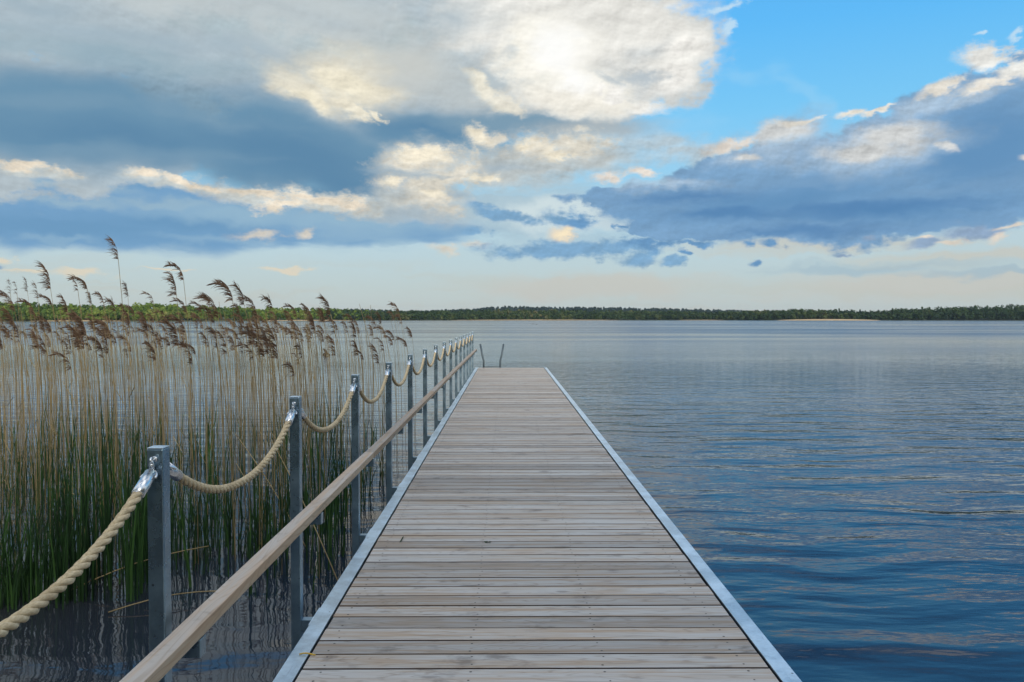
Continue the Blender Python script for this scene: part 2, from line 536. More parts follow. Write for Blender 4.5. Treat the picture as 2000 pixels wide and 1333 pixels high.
    paint((158, 186, 202), [(120, 362, 190, 18, -3), (330, 398, 150, 12, 0), (150, 395, 180, 12, -2)], 0.2, 1.2, 0.6, wisp, op=0.7)
    paint((150, 184, 206), [(700, 440, 260, 44, -3), (480, 420, 220, 24, 0)], 0.1, 1.2, 0.5, wisp, op=0.85)
    paint((142, 178, 204), [(120, 472, 120, 8, 0), (430, 470, 160, 8, 0), (760, 470, 160, 12, 0)], 0.1, 1.2, 0.8, wisp, op=0.7)

    # --- big mass: light grey upper left
    paint((178, 191, 198), [(250, 20, 600, 190, 0), (800, 60, 470, 215, 0), (1100, 100, 260, 165, 0), (1240, 120, 178, 112, 0), (100, 230, 480, 160, 0), (560, 240, 400, 130, 0), (1170, -60, 130, 130, 0), (420, 150, 240, 120, 0), (940, 190, 150, 100, 0)],
          0.78, 0.98, 0.40, fb, rel=0.7)
    paint((232, 231, 225), [(1180, 80, 230, 170, 0), (1300, 125, 125, 90, 20), (1020, 30, 220, 100, 0)], 0.45, 1.08, 0.35, fb, rel=0.8)
    paint((196, 201, 202), [(1190, 165, 190, 44, -8), (1260, 110, 60, 24, 10)], 0.1, 1.15, 0.4, fb, op=0.75, rel=1.0)
    paint((241, 239, 233), [(1320, 150, 80, 34, 24), (1340, 100, 50, 24, 0), (1270, 215, 50, 18, -24)], 0.2, 1.1, 0.5, fb, op=0.85, rel=1.2)
    paint((158, 180, 194), [(200, 70, 440, 50, 0), (100, 20, 240, 34, 0), (900, 40, 110, 50, 0), (480, 90, 160, 34, -6)], 0.0, 1.2, 0.6, soft, PW, op=0.75)
    paint((198, 206, 207), [(560, 60, 330, 55, -8), (360, 10, 190, 26, 0), (640, 20, 200, 34, 0)], 0.0, 1.25, 0.6, soft, PW, op=0.7)
    paint((168, 188, 196), [(640, 95, 150, 24, -8), (430, 55, 120, 16, -5), (760, 70, 80, 22, 10)], 0.0, 1.2, 0.7, fb, PW, op=0.55, rel=0.8)
    paint((206, 207, 200), [(800, 140, 190, 100, 0)], 0.0, 1.25, 0.5, soft, PW, op=0.7)
    # dark belt
    paint((108, 148, 176), [(150, 240, 520, 112, -2), (480, 275, 390, 108, -10), (700, 330, 210, 84, -12), (840, 268, 230, 52, -3), (660, 385, 130, 30, -6)],
          0.42, 1.18, 0.28, soft, PW)
    paint((90, 134, 168), [(560, 310, 280, 62, -12), (250, 275, 330, 50, 0), (830, 260, 150, 26, 0), (660, 350, 120, 34, -8)], 0.0, 1.25, 0.4, soft, PW, op=0.85)
    paint((122, 156, 180), [(240, 300, 300, 22, 0), (420, 235, 220, 20, -8), (80, 200, 220, 20, 0)], 0.0, 1.25, 0.7, wisp, PW, op=0.6)
    paint((124, 156, 178), [(1000, 244, 260, 24, -2)], 0.2, 1.15, 0.35, soft)
    paint((172, 182, 187), [(1170, 258, 160, 24, 0)], 0.1, 1.15, 0.35, soft, op=0.9)
    paint((132, 160, 178), [(395, 205, 80, 22, -22), (330, 170, 140, 28, -15), (415, 214, 30, 14, -10)], 0.1, 1.15, 0.5, fb, op=0.7, rel=0.9)
    paint((150, 176, 190), [(200, 115, 420, 30, 0)], 0.0, 1.25, 0.6, wisp, PW, op=0.75)
    # warm sunlit lower folds of the mass
    paint((224, 219, 202), [(690, 162, 125, 66, -18), (600, 180, 110, 36, -22), (740, 190, 80, 26, 0)], 0.2, 1.12, 0.3, fb, rel=0.8)
    paint((238, 231, 209), [(690, 172, 85, 36, -14), (612, 200, 56, 18, -22)], 0.3, 1.08, 0.3, fb, rel=0.9)
    paint((238, 231, 210), [(680, 213, 60, 13, -28), (735, 230, 30, 8, -25)], 0.45, 1.0, 0.5, fb, rel=1.2, op=0.9)
    paint((230, 226, 210), [(950, 178, 56, 18, -38), (985, 206, 40, 20, -20)], 0.3, 1.08, 0.45, fb, rel=1.2)
    # the brilliant head
    paint((249, 246, 235), [(1065, 115, 112, 92, 0), (1120, 178, 140, 62, -15)], 0.5, 1.0, 0.28, fb, rel=0.6)
    paint((255, 255, 252), [(1085, 108, 78, 72, 0), (1120, 165, 60, 40, -20)], 0.25, 1.1, 0.3, fb, rel=0.2, gain=1.0)
    paint((240, 236, 225), [(1110, 205, 160, 28, -4)], 0.2, 1.15, 0.3, fb, op=0.8, rel=0.8)
    paint((246, 244, 238), [(1200, 190, 24, 15, 30), (1176, 178, 20, 13, 0)], 0.4, 1.05, 0.5, fb, rel=1.2)
    paint((176, 190, 200), [(1190, 160, 44, 10, -35), (1230, 160, 60, 10, 0)], 0.1, 1.15, 0.5, fb, op=0.7)

    # --- middle cream cumulus
    paint((188, 196, 197), [(1060, 312, 220, 50, 3), (960, 335, 140, 46, 0), (820, 390, 130, 50, 0), (860, 330, 150, 50, 0)], 0.3, 1.15, 0.45, fb, rel=1.0)
    paint((222, 217, 203), [(830, 312, 105, 28, 4), (885, 345, 80, 28, 0), (950, 275, 50, 26, -20), (1050, 285, 50, 26, 0), (1130, 285, 80, 26, 0),
                            (765, 358, 50, 17, 0), (835, 366, 60, 20, 0), (845, 395, 70, 22, 0)], 0.30, 1.05, 0.5, fb, rel=1.3)
    paint((240, 231, 209), [(825, 305, 65, 15, 0), (925, 266, 26, 14, -20), (1030, 282, 26, 15, 0), (765, 355, 32, 10, 0), (850, 384, 32, 10, 0), (940, 350, 30, 10, 0), (1075, 300, 20, 18, 0)],
          0.25, 1.08, 0.5, fb, rel=1.3)
    paint((158, 178, 192), [(830, 343, 80, 9, 0), (790, 420, 120, 14, 0), (980, 330, 80, 14, 0), (780, 335, 90, 9, 0), (900, 385, 40, 8, 0)], 0.0, 1.2, 0.6, wisp, op=0.65)
    # cream streaks on the left
    paint((196, 202, 200), [(70, 332, 95, 14, -4), (285, 345, 60, 14, -3), (360, 360, 80, 12, -12), (480, 382, 130, 22, -7), (620, 397, 120, 25, -4), (710, 405, 50, 20, 0)],
          0.55, 1.05, 0.4, fb, rel=1.2)
    paint((234, 222, 202), [(60, 326, 84, 9, -4), (285, 340, 44, 9, 0), (390, 362, 80, 8, -12), (500, 380, 100, 10, -7), (620, 390, 90, 10, -5), (540, 402, 60, 10, 6), (690, 402, 40, 12, 0)],
          0.35, 1.05, 0.5, fb, rel=1.3)
    paint((226, 214, 194), [(495, 458, 44, 11, 4), (585, 453, 20, 8, 0), (865, 490, 28, 9, 0), (935, 483, 34, 8, 0)], 0.05, 1.25, 0.6, fb, rel=1.0, op=0.8)
    paint((226, 214, 190), [(160, 534, 66, 8, -3), (60, 528, 50, 4, 0), (8, 503, 18, 8, 0), (560, 526, 60, 4, 0), (330, 527, 60, 3, 0)], 0.3, 1.15, 0.4, fb, op=0.85)
    paint((124, 162, 196), [(0, 525, 28, 10, 0)], 0.5, 1.0, 0.3)

    # --- right bank
    paint((184, 202, 212), [(1290, 280, 140, 30, -4), (1330, 300, 120, 34, 0)], 0.2, 1.15, 0.5, fb, rel=1.0)
    paint((124, 163, 199), [(1800, 318, 480, 130, 17), (1490, 370, 330, 84, 6), (1900, 270, 260, 125, 16), (1330, 384, 240, 28, 0), (1640, 420, 440, 46, -1), (1360, 448, 170, 26, 0), (2200, 300, 300, 170, 0)],
          0.84, 0.98, 0.26, fb, rel=0.7)
    paint((98, 145, 188), [(1500, 400, 350, 58, 4), (1750, 410, 420, 50, -2), (1920, 290, 190, 110, 15)], 0.0, 1.2, 0.4, soft, PW, op=0.95)
    paint((82, 130, 178), [(1720, 410, 240, 20, 0), (1560, 455, 280, 20, 0), (1330, 385, 180, 18, 0), (1420, 420, 120, 16, 0)], 0.0, 1.2, 0.6, wisp, op=0.75)
    paint((122, 160, 196), [(1600, 360, 240, 14, 0), (1850, 370, 200, 14, 0), (1850, 440, 200, 8, 0)], 0.0, 1.2, 0.8, wisp, op=0.6)
    paint((168, 190, 210), [(1520, 275, 110, 56, 10), (1710, 285, 190, 62, 4), (1800, 215, 140, 28, 14), (1300, 360, 130, 14, 0), (1440, 315, 60, 22, 0), (1900, 190, 120, 22, 14)], 0.2, 1.15, 0.5, fb, rel=1.2, op=0.9)
    paint((214, 215, 213), [(1510, 260, 74, 30, 8), (1740, 268, 120, 30, 4), (1690, 296, 90, 22, 0), (1840, 290, 34, 9, -10), (1455, 312, 34, 9, 0)], 0.25, 1.1, 0.5, fb, rel=1.3, op=0.92)
    paint((232, 227, 216), [(1650, 226, 38, 9, 6), (1710, 220, 40, 5, 8), (1830, 175, 50, 13, 22), (1930, 160, 80, 12, 14), (1550, 238, 50, 6, 5)], 0.35, 1.05, 0.45, fb, rel=1.2)
    paint((228, 228, 223), [(1925, 115, 56, 27, -8), (1980, 135, 44, 18, -14)], 0.5, 1.02, 0.4, fb, rel=1.3)
    paint((224, 216, 206), [(1190, 347, 38, 12, 4), (1255, 338, 40, 8, -6), (1420, 285, 55, 12, 8), (1995, 312, 18, 8, 0)], 0.3, 1.08, 0.5, fb, rel=1.2)
    # small dark cloudlets and streaks near the horizon
    paint((126, 168, 202), [(1080, 490, 160, 20, -1), (1180, 485, 150, 18, 2), (1245, 508, 50, 12, 0), (1312, 509, 26, 10, 0), (1110, 430, 60, 18, -8), (985, 420, 90, 12, -14), (930, 455, 26, 13, 0)],
          0.5, 1.04, 0.35, fb, rel=0.8)
    paint((104, 150, 192), [(1120, 434, 38, 13, 0), (1270, 478, 60, 11, 0), (1350, 477, 44, 5, 0), (1462, 481, 20, 6, 0), (1510, 478, 30, 8, 0), (1340, 493, 14, 6, 0), (1473, 510, 14, 5, 0), (1210, 442, 9, 6, -20)],
          0.4, 1.05, 0.4, fb, rel=0.8)
    paint((142, 166, 194), [(1805, 473, 44, 14, 8), (1640, 497, 22, 5, 0), (1700, 470, 22, 5, 0), (1900, 455, 80, 16, 0)], 0.4, 1.06, 0.4, fb, rel=0.8)
    paint((232, 216, 192), [(1095, 458, 28, 16, 0)], 0.3, 1.06, 0.35, fb)
    paint((250, 234, 200), [(1095, 458, 19, 11, 0)], 0.2, 1.05, 0.3, fb)
    paint((226, 213, 196), [(1945, 468, 26, 12, 0), (1810, 462, 30, 5, 0), (1960, 445, 40, 5, 0), (1860, 475, 30, 5, 0)], 0.3, 1.1, 0.5, fb, rel=1.0, op=0.85)
    # loose wisps in the blue
    paint((196, 224, 242), [(1405, 24, 36, 7, 14), (1425, 58, 22, 9, 30), (1978, 74, 26, 6, 22), (1895, 72, 12, 4, 0)], 0.3, 1.15, 0.6, fb, op=0.85)
    paint((150, 208, 244), [(1580, 190, 90, 14, -40), (1330, 250, 120, 30, 5), (1450, 150, 60, 16, 0), (1870, 118, 16, 6, 0)], 0.1, 1.3, 0.7, fb, op=0.45)

    # thin horizontal streaking close to the horizon
    low = t.rng(Q, 150, 40, 0, 0.35)
    st = t.rng(wisp, 0.50, 0.68)
    state['c'] = t.mix(t.math('MULTIPLY', low, st), state['c'], lin(196, 196, 184))
    # below the horizon: dim ground/water tone
    state['c'] = t.mix(t.rng(Q, 0, -60), state['c'], (0.10, 0.13, 0.15))

    # the detailed clouds only fill the quarter of the sky ahead; the broken cloud overhead and behind is simpler
    bg2 = t.n.new('ShaderNodeBackground')
    for node, c in ((bg, rest), (bg2, state['c'])):
        t.l.new(t.vmath('SCALE', c, scale=10.0), node.inputs['Color'])
        node.inputs['Strength'].default_value = 0.1
    f1 = t.rng(t.math('ABSOLUTE', az), 1.05, 0.80)
    f2 = t.math('MULTIPLY', t.rng(Q, 900, 700), t.rng(Q, -40, -20))
    mx = t.n.new('ShaderNodeMixShader')
    t.l.new(t.math('MULTIPLY', f1, f2), mx.inputs[0]); t.l.new(bg.outputs[0], mx.inputs[1]); t.l.new(bg2.outputs[0], mx.inputs[2])
    t.l.new(mx.outputs[0], nt.nodes['World Output'].inputs['Surface'])
    w.cycles.sampling_method = 'MANUAL'; w.cycles.sample_map_resolution = 512


build_world()

sl = bpy.data.lights.new('sun', 'SUN'); so = bpy.data.objects.new('sun', sl); COL.objects.link(so)
sl.energy = 3.0; sl.angle = math.radians(10); sl.color = (1.0, 0.90, 0.74)
sd = Vector((math.sin(SUN_AZ) * math.cos(SUN_EL), math.cos(SUN_AZ) * math.cos(SUN_EL), math.sin(SUN_EL)))
so.rotation_euler = sd.to_track_quat('Z', 'Y').to_euler(); so.location = (20, -60, 40)

# ------------------------------------------------------------------ water and lake bed
mb = MB()
mb.add([(-6000, -4000, 0), (6000, -4000, 0), (6000, 8000, 0), (-6000, 8000, 0)], [(0, 1, 2, 3)])
tag(mb.build('water', M['water']), kind='structure')

# ------------------------------------------------------------------ boardwalk
XL0, XL1, XP0 = -0.969, -0.888, -0.876       # left edging outer, inner, planks
XP1, XR0, XR1 = 1.123, 1.138, 1.217
YN, YE = -5.0, 24.45
walk = empty('boardwalk', (0, 0, 0))
tag(walk, 'long pale plank boardwalk with galvanised edging running out over the lake', 'boardwalk')
deck = MB(); scr = MB()
pitchY = 0.15; y0 = 3.676 - 60 * pitchY
k = 0
beam_x = [-0.80, -0.16, 0.42, 1.02]
while y0 + k * pitchY < YE - 0.1:
    ya = y0 + k * pitchY + 0.0055; yb = ya + pitchY - 0.011
    dz = random.uniform(-0.0012, 0.0012)
    deck.box(XP0 + random.uniform(-0.003, 0.002), XP1 + random.uniform(-0.002, 0.003), ya + random.uniform(-.001, .001), yb, DECK - 0.028 + dz, DECK + dz, 0.0025, 0, random.random())
    for bx in beam_x:
        for yy in (ya + 0.028, yb - 0.028):
            cx, cy = bx + random.uniform(-.012, .012), yy + random.uniform(-.006, .006)
            n = 6; r = random.uniform(0.005, 0.0066)
            scr.add([(cx + r * math.cos(2 * PI * q / n), cy + r * math.sin(2 * PI * q / n), DECK + dz + 0.0006) for q in range(n)], [tuple(range(n))])
    k += 1
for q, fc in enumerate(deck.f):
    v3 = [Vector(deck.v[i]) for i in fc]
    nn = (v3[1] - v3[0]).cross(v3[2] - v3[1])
    if nn.length > 0 and abs(nn.normalized().z) < 0.35: deck.m[q] = 1  # upright plank faces take the painted-dark gap colour
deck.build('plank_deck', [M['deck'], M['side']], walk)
tag(scr.build('screws', M['screw'], walk), kind='stuff')
for xa, xb, sgn in ((XL0, XL1, -1), (XR0, XR1, 1)):
    e = MB(); y = YN
    while y < YE - 0.02:
        ye = min(y + 5.9, YE)
        e.box(xa, xb, y, ye - 0.0008, DECK - 0.006, DECK + 0.003, 0.002)
        outer = xa if sgn < 0 else xb
        e.box(outer, outer + 0.008 * (1 if sgn < 0 else -1), y, ye - 0.0008, DECK - 0.22, DECK - 0.0062, 0.001)
        y = ye
    e.build('metal_edging', M['strip'], walk)
gp = MB()
gp.box(XL1 + 0.001, XP0 - 0.004, YN, YE, DECK - 0.12, DECK - 0.02); gp.box(XP1 + 0.004, XR0 - 0.001, YN, YE, DECK - 0.12, DECK - 0.02)
gp.build('gap_dark_strip', M['dark'], walk)  # black strips stand in for the dark of the open edging gaps
for bx in beam_x:
    b = MB(); b.box(bx - 0.05, bx + 0.05, YN, YE - 0.02, DECK - 0.2, DECK - 0.031); b.build('support_beam', M['beam'], walk)
b = MB(); b.box(XL0 + 0.01, XR1 - 0.01, YE + 0.001, YE + 0.012, DECK - 0.22, DECK - 0.01, 0.002); b.build('end_plate', M['strip'], walk)
for yy in (-3.0, 1.0, 5.0, 9.0, 13.0, 17.0, 21.0, 24.0):
    for xx in (-0.7, 0.95):
        b = MB(); b.tube([(xx, yy, -2), (xx, yy, DECK - 0.205)], 0.057, 16); b.build('pile', M['post'], walk, True)

# ------------------------------------------------------------------ railing posts
PX0, PX1 = -1.085, -1.035
PW_ = PX1 - PX0
TOP = EYE - 0.388
Y1, SP = 2.39, 1.57
NP = 15
ORD = ['nearest', 'second', 'third', 'fourth', 'fifth', 'sixth', 'seventh', 'eighth', 'ninth', 'tenth', 'eleventh', 'twelfth', 'thirteenth', 'fourteenth', 'farthest']


def make_post():
    r = empty('railing_post', ((PX0 + PX1) / 2, Y1 + PW_ / 2, 0))
    h = PW_ / 2
    b = MB(); b.box(-h, h, -h, h, 0.02, TOP - 0.004, 0.004); b.build('post_tube', M['post'], r)
    b = MB(); b.box(-h + 0.001, h - 0.001, -h + 0.001, h - 0.001, TOP - 0.0035, TOP, 0.0012); b.build('post_cap', M['strip'], r)
    b = MB(); b.box(h + 0.0005, h + 0.105, -h + 0.002, h - 0.002, EYE - 1.030, EYE - 0.9745, 0.003); b.build('rail_arm', M['post'], r)
    b = MB(); b.box(h + 0.0005, -1.0 * (PX0 + PX1) / 2 + XL0 - 0.009, -h + 0.002, h - 0.002, DECK - 0.075, DECK - 0.012, 0.003)
    b.build('base_arm', M['post'], r)
    xf = -(PX0 + PX1) / 2 + XL0
    b = MB(); b.box(xf - 0.0085, xf - 0.0005, -0.11, 0.12, DECK - 0.16, DECK - 0.001, 0.0015); b.build('base_plate', M['strip'], r)
    for sg in (-1, 1):
        yb = sg * (h + 0.0005)
        b = MB()
        zb = TOP - 0.034
        b.tube([(0, yb, zb), (0, yb + sg * 0.004, zb), (0, yb + sg * 0.0045, zb)], [0.009, 0.009, 0.006], 14)       # nut
        b.tube([(0, yb + sg * 0.0045, zb), (0, yb + sg * 0.016, zb)], 0.0042, 10)
        b.ring((0, yb + sg * 0.021, zb), 0.0075, 0.0032, (0, 1, 0), (0, 0, 1), 16, 8)
        o = b.build('eye_bolt', M['chrome'], r, True)
        b = MB()                                                                                                  # snap hook hanging in the eye
        p, q = Vector((0, yb + sg * 0.020, zb - 0.004)), Vector((-0.004, yb + sg * 0.012, zb - 0.034))
        d_ = (q - p); b.ring((p + q) / 2, 0.006, 0.0030, d_, (1, 0, 0), 22, 8, d_.length / 2 / 0.006)
        b.tube([p.lerp(q, .2), p.lerp(q, .85)], 0.0045, 8)
        b.build('snap_hook', M['chrome'], o, True)
    return r


p0 = make_post()
posts = [p0]
for i in range(1, NP):
    c = copy_tree(p0); c.location.y += SP * i; posts.append(c)
for i, p in enumerate(posts):
    if i == 0: lb = 'square galvanised railing post nearest the camera, thickest and lowest in the row'
    elif i == NP - 1: lb = 'square galvanised railing post farthest out, last in the row by the bathing ladder'
    else: lb = f'square galvanised railing post, {ORD[i]} from the camera in the row left of the boardwalk'
    tag(p, lb, 'post', 'railing posts along the left edge of the boardwalk')
# the post just behind the left edge of the picture carries the near end of the first rope
c = copy_tree(p0); c.location.y -= SP
tag(c, 'square galvanised railing post just outside the left edge of the picture', 'post', 'railing posts along the left edge of the boardwalk')

# ------------------------------------------------------------------ ropes
RX = (PX0 + PX1) / 2


def make_rope():
    r = empty('barrier_rope', (RX, Y1 + PW_, 0))
    ya, yb = 0.014, SP - PW_ - 0.014
    za = TOP - 0.064
    sag = 0.200

    def pt(t):
        return Vector((0, ya + (yb - ya) * t, za - sag * (1 - abs(2 * t - 1) ** 2.15)))
    n = 170
    pts = [pt(0.048 + 0.904 * i / n) for i in range(n + 1)]
    b = MB()
    L = 0; tw = 2 * PI / 0.112
    ang = []
    for i in range(n + 1):
        if i: L += (pts[i] - pts[i - 1]).length
        ang.append(L * tw)
    for s in range(3):
        sp = []
        for i, p in enumerate(pts):
            tn = (pts[min(i + 1, n)] - pts[max(i - 1, 0)]).normalized()
            ux = Vector((1, 0, 0)); uy = tn.cross(ux)
            a = ang[i] + s * 2 * PI / 3
            sp.append(p + (ux * math.cos(a) + uy * math.sin(a)) * 0.0082)
        b.tube(sp, 0.0077, 10)
    b.build('twisted_rope', M['rope'], r, True)
    for t0, t1, t2 in ((0.0, 0.010, 0.066), (1.0, 0.990, 0.934)):
        A, B = pt(t1), pt(t2)
        dr = (B - A).normalized()
        ux = Vector((1, 0, 0)); uy = dr.cross(ux)
        f = MB()
        prof = [(0.0, 0.0150), (0.002, 0.0178), (0.5, 0.0182), (0.997, 0.0184), (1.0, 0.0172), (0.985, 0.0158), (0.6, 0.0155)]
        f.tube([A.lerp(B, q) for q, _ in prof], [rr for _, rr in prof], 22, cap=True)
        o = f.build('end_ferrule', M['chrome'], r, True)
        g = MB()      # the bail that the snap hook holds
        q0 = A + dr * 0.020
        path = []
        for k in range(15):
            a = PI * k / 14
            path.append(q0 + ux * (0.0215 * math.cos(a)) - dr * (0.034 * math.sin(a)))
        g.tube(path, 0.0036, 8)
        g.build('bail', M['chrome'], o, True)
    return r


rp0 = make_rope()
ropes = [rp0]
for i in range(1, NP - 1):
    c = copy_tree(rp0); c.location.y += SP * i; ropes.append(c)
tag(rp0, 'thick twisted beige rope sagging between the nearest and second railing posts', 'rope', 'ropes slung between the railing posts')
for i in range(1, NP - 1):
    tag(ropes[i], f'twisted beige rope sagging between the {ORD[i]} and {ORD[i + 1]} railing posts', 'rope', 'ropes slung between the railing posts')
c = copy_tree(rp0); c.location.y -= SP
tag(c, 'thick twisted beige rope running from the nearest post out of the lower left corner', 'rope', 'ropes slung between the railing posts')

# ------------------------------------------------------------------ wooden rail
hr = empty('wooden_handrail', (-0.963, 0, 0))
tag(hr, 'weathered wooden handrail carried on the post arms left of the boardwalk', 'handrail')
yy = -3.6; lens = [3.3, 3.14, 3.14, 3.14, 3.14, 3.14, 3.14, 3.14, 3.14]
joints = [-2.3, Y1 - SP + 0.025, Y1 + 2 * SP + 0.025, Y1 + 5 * SP + 0.025, Y1 + 8 * SP + 0.025, Y1 + 11 * SP + 0.025, Y1 + 14 * SP + 0.16]
for a, b_ in zip(joints[:-1], joints[1:]):
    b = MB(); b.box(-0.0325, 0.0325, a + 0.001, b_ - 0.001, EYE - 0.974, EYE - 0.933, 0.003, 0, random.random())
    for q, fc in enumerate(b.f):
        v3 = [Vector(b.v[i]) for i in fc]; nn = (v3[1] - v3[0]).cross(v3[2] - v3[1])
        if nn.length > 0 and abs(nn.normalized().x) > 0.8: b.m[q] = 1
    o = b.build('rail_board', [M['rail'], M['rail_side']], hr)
    o.location.x = random.uniform(-0.003, 0.003); o.location.z = random.uniform(0, 0.0025)

# ------------------------------------------------------------------ bathing ladder at the end
LX, LY = -0.47, YE + 0.10
ld = empty('bathing_ladder', (LX, LY, 0))
tag(ld, 'grey steel bathing ladder with splayed handles at the far end of the boardwalk', 'ladder')
for sg in (-1, 1):
    b = MB(); b.tube([(sg * 0.255, 0, -1.2), (sg * 0.255, 0, DECK + 0.20), (sg * 0.262, 0, DECK + 0.24), (sg * 0.29, 0.01, DECK + 0.34), (sg * 0.36, 0.02, DECK + 0.72)], 0.027, 12)
    b.build('handle', M['ladder'], ld, True)
b = MB(); b.box(-0.232, 0.232, -0.03, 0.03, DECK + 0.005, DECK + 0.03, 0.004); b.build('top_step', M['ladder'], ld)
for zz in (0.15, -0.15, -0.45, -0.75):
    b = MB(); b.box(-0.232, 0.232, -0.03, 0.03, zz, zz + 0.03, 0.004); b.build('rung', M['ladder'], ld)
b = MB(); b.box(-0.30, 0.30, -0.085, -0.028, DECK - 0.12, DECK - 0.03, 0.004); b.build('mounting_bracket', M['ladder'], ld)

# ------------------------------------------------------------------ small things
b = MB()
zc = DECK + 0.004
b.tube([(-0.925 + 0.018 * i, 3.507 + 0.004 * math.sin(i * 1.3), zc + 0.004 + 0.004 * math.sin(i * 0.9)) for i in range(5)], 0.0035, 7)
tag(b.build('cable_tie', M['tie'], None, True), 'small yellow cable tie lying across the left metal edging', 'cable tie')

b = MB()   # the snag poking out of the water
b.tube([(-0.28, 0, -0.4), (-0.10, 0, 0.05), (-0.02, 0.02, 0.16), (-0.12, 0, 0.30), (-0.17, 0, 0.36)], [0.10, 0.10, 0.085, 0.06, 0.03], 9)
b.tube([(-0.02, 0.0, 0.10), (0.10, 0.0, 0.06), (0.20, 0.0, 0.02)], [0.07, 0.05, 0.02], 8)
o = b.build('dead_log', M['log'], None, True)
ysn = 2.0 * F / (694 - HOR); o.location = ((638 - VPX) / F * ysn, ysn, 0)
tag(o, 'dark broken log end poking out of the water behind the reeds', 'log')


def duck(px, py, lab):
    Y = EYE * F / (py - HOR)
    r = empty('water_bird', ((px - VPX) / F * Y, Y, 0))
    b = MB()
    b.tube([(-0.30, 0, 0.10), (-0.2, 0, 0.08), (0, 0, 0.07), (0.16, 0, 0.09), (0.24, 0, 0.12)], [0.02, 0.09, 0.13, 0.10, 0.03], 10)
    b.tube([(0.18, 0, 0.11), (0.23, 0, 0.20), (0.25, 0, 0.26), (0.30, 0, 0.27), (0.37, 0, 0.255)], [0.05, 0.035, 0.05, 0.042, 0.008], 9)
    b.build('body', M['duck'], r, True)
    tag(r, lab, 'duck', 'ducks far out on the lake')


duck(1041, 633.5, 'tiny dark duck swimming far out beyond the ladder, the left one')
duck(1048, 634.2, 'tiny dark duck swimming far out beyond the ladder, the right one')

# debris on the deck
b = MB()
b.tube([(-0.72, 5.30, DECK + 0.004), (-0.715, 5.42, DECK + 0.006)], 0.002, 6)
b.add([(-0.72, 5.30, DECK + .003), (-0.712, 5.31, DECK + .004), (-0.708, 5.42, DECK + .008), (-0.714, 5.43, DECK + .006)], [(0, 1, 2, 3)])
tag(b.build('grass_blade', M['shoot']), 'single green grass blade lying on the planks', 'grass blade')
b = MB()
for q in range(7):
    a = q * 0.9; cx, cy = -0.13, 5.29
    b.add([(cx, cy, DECK + .003), (cx + .02 * math.cos(a), cy + .014 * math.sin(a), DECK + .012), (cx + .026 * math.cos(a + .2), cy + .018 * math.sin(a + .2), DECK + .006), (cx + .02 * math.cos(a + .5), cy + .014 * math.sin(a + .5), DECK + .004)], [(0, 1, 2, 3)])
tag(b.build('leaf_scrap', M['shoot']), 'small scrap of green leaf caught between two planks', 'leaf')


# ------------------------------------------------------------------ reeds
def plume_geo(size, seed, flat):
    """a drooping, wind-swept reed plume: tufts of fine strips, all blown to -x"""
    r = random.Random(seed)
    V = []; Fq = []; C = []

    def strip(p, d, L, w, droop, seg=4, c=0.5):
        p = Vector(p); d = Vector(d).normalized()
        base = len(V)
        side = d.cross(Vector((r.uniform(-.3, .3), 1, r.uniform(-.3, .3)))).normalized()
        for i in range(seg + 1):
            ww = w * (0.45 + 1.2 * math.sin(PI * min(1, 0.12 + i / seg * 0.88))) * 0.5
            V.append(p - side * ww); V.append(p + side * ww)
            p = p + d * (L / seg)
            d = (d + Vector((-0.12, 0, -droop)) / seg).normalized()
        for i in range(seg):
            a = base + 2 * i
            Fq.append((a, a + 1, a + 3, a + 2)); C.append(c * r.uniform(0.6, 1.3))
    axis = []
    p = Vector((0, 0, 0)); d = Vector((-0.02 - 0.12 * flat, 0, 1)).normalized()
    nax = 12
    for i in range(nax):
        axis.append(p.copy())
        p = p + d * size / nax
        d = (d + Vector((-0.10 - 0.22 * flat, 0, -0.02 - 0.10 * flat)) * (i / nax + 0.3)).normalized()
    groups = r.randint(4, 7)
    for g in range(groups):
        u = g / (groups - 1)
        ln = size * (0.52 - 0.28 * abs(u - 0.5)) * r.uniform(0.55, 1.35)
        for s in range(r.randint(7, 15)):
            uu = min(1, max(0, u + r.gauss(0, 0.035))); q = axis[int(uu * (nax - 1))]
            dd = Vector((-r.uniform(0.35, 1.0), r.uniform(-0.5, 0.5), r.uniform(-0.1, 0.8) + 0.5 * u))
            strip(q + Vector((0, r.uniform(-.004, .004), r.uniform(-0.05, 0.05) * size)), dd, ln * r.uniform(0.6, 1.1), 0.0036, r.uniform(0.5, 1.3) + 0.5 * flat, 4, r.random())
    for s in range(7):
        strip(axis[-1], Vector((-0.9, r.uniform(-.2, .2), 0.5 - 0.5 * flat)), size * r.uniform(0.2, 0.42), 0.006, 0.9, 4, r.random())
    for i in range(nax - 1):
        strip(axis[i], axis[i + 1] - axis[i], size / nax, 0.004, 0, 1, 0.5)
    return V, Fq, C


def stem_geo(h, seed, r0=0.0036, lean=0.0, seg=7, bend=None):
    r = random.Random(seed)
    b = MB()
    ph = r.uniform(0, 6.28); am = r.uniform(0.0, 0.02) * h
    la = r.uniform(-0.05, 0.035) + lean; lb = r.uniform(-0.05, 0.05)
    pts = []
    for i in range(seg + 1):
        u = i / seg
        pts.append((la * h * u * u - am * math.sin(u * 3 + ph) * u + (-0.05 * h * u ** 4), lb * h * u * u, -0.15 + (h + 0.15) * u))
    rads = [r0 * (1 - 0.45 * i / seg) for i in range(seg + 1)]
    b.tube(pts, rads, 4, False, 0, r.random())
    return b, Vector(pts[-1])


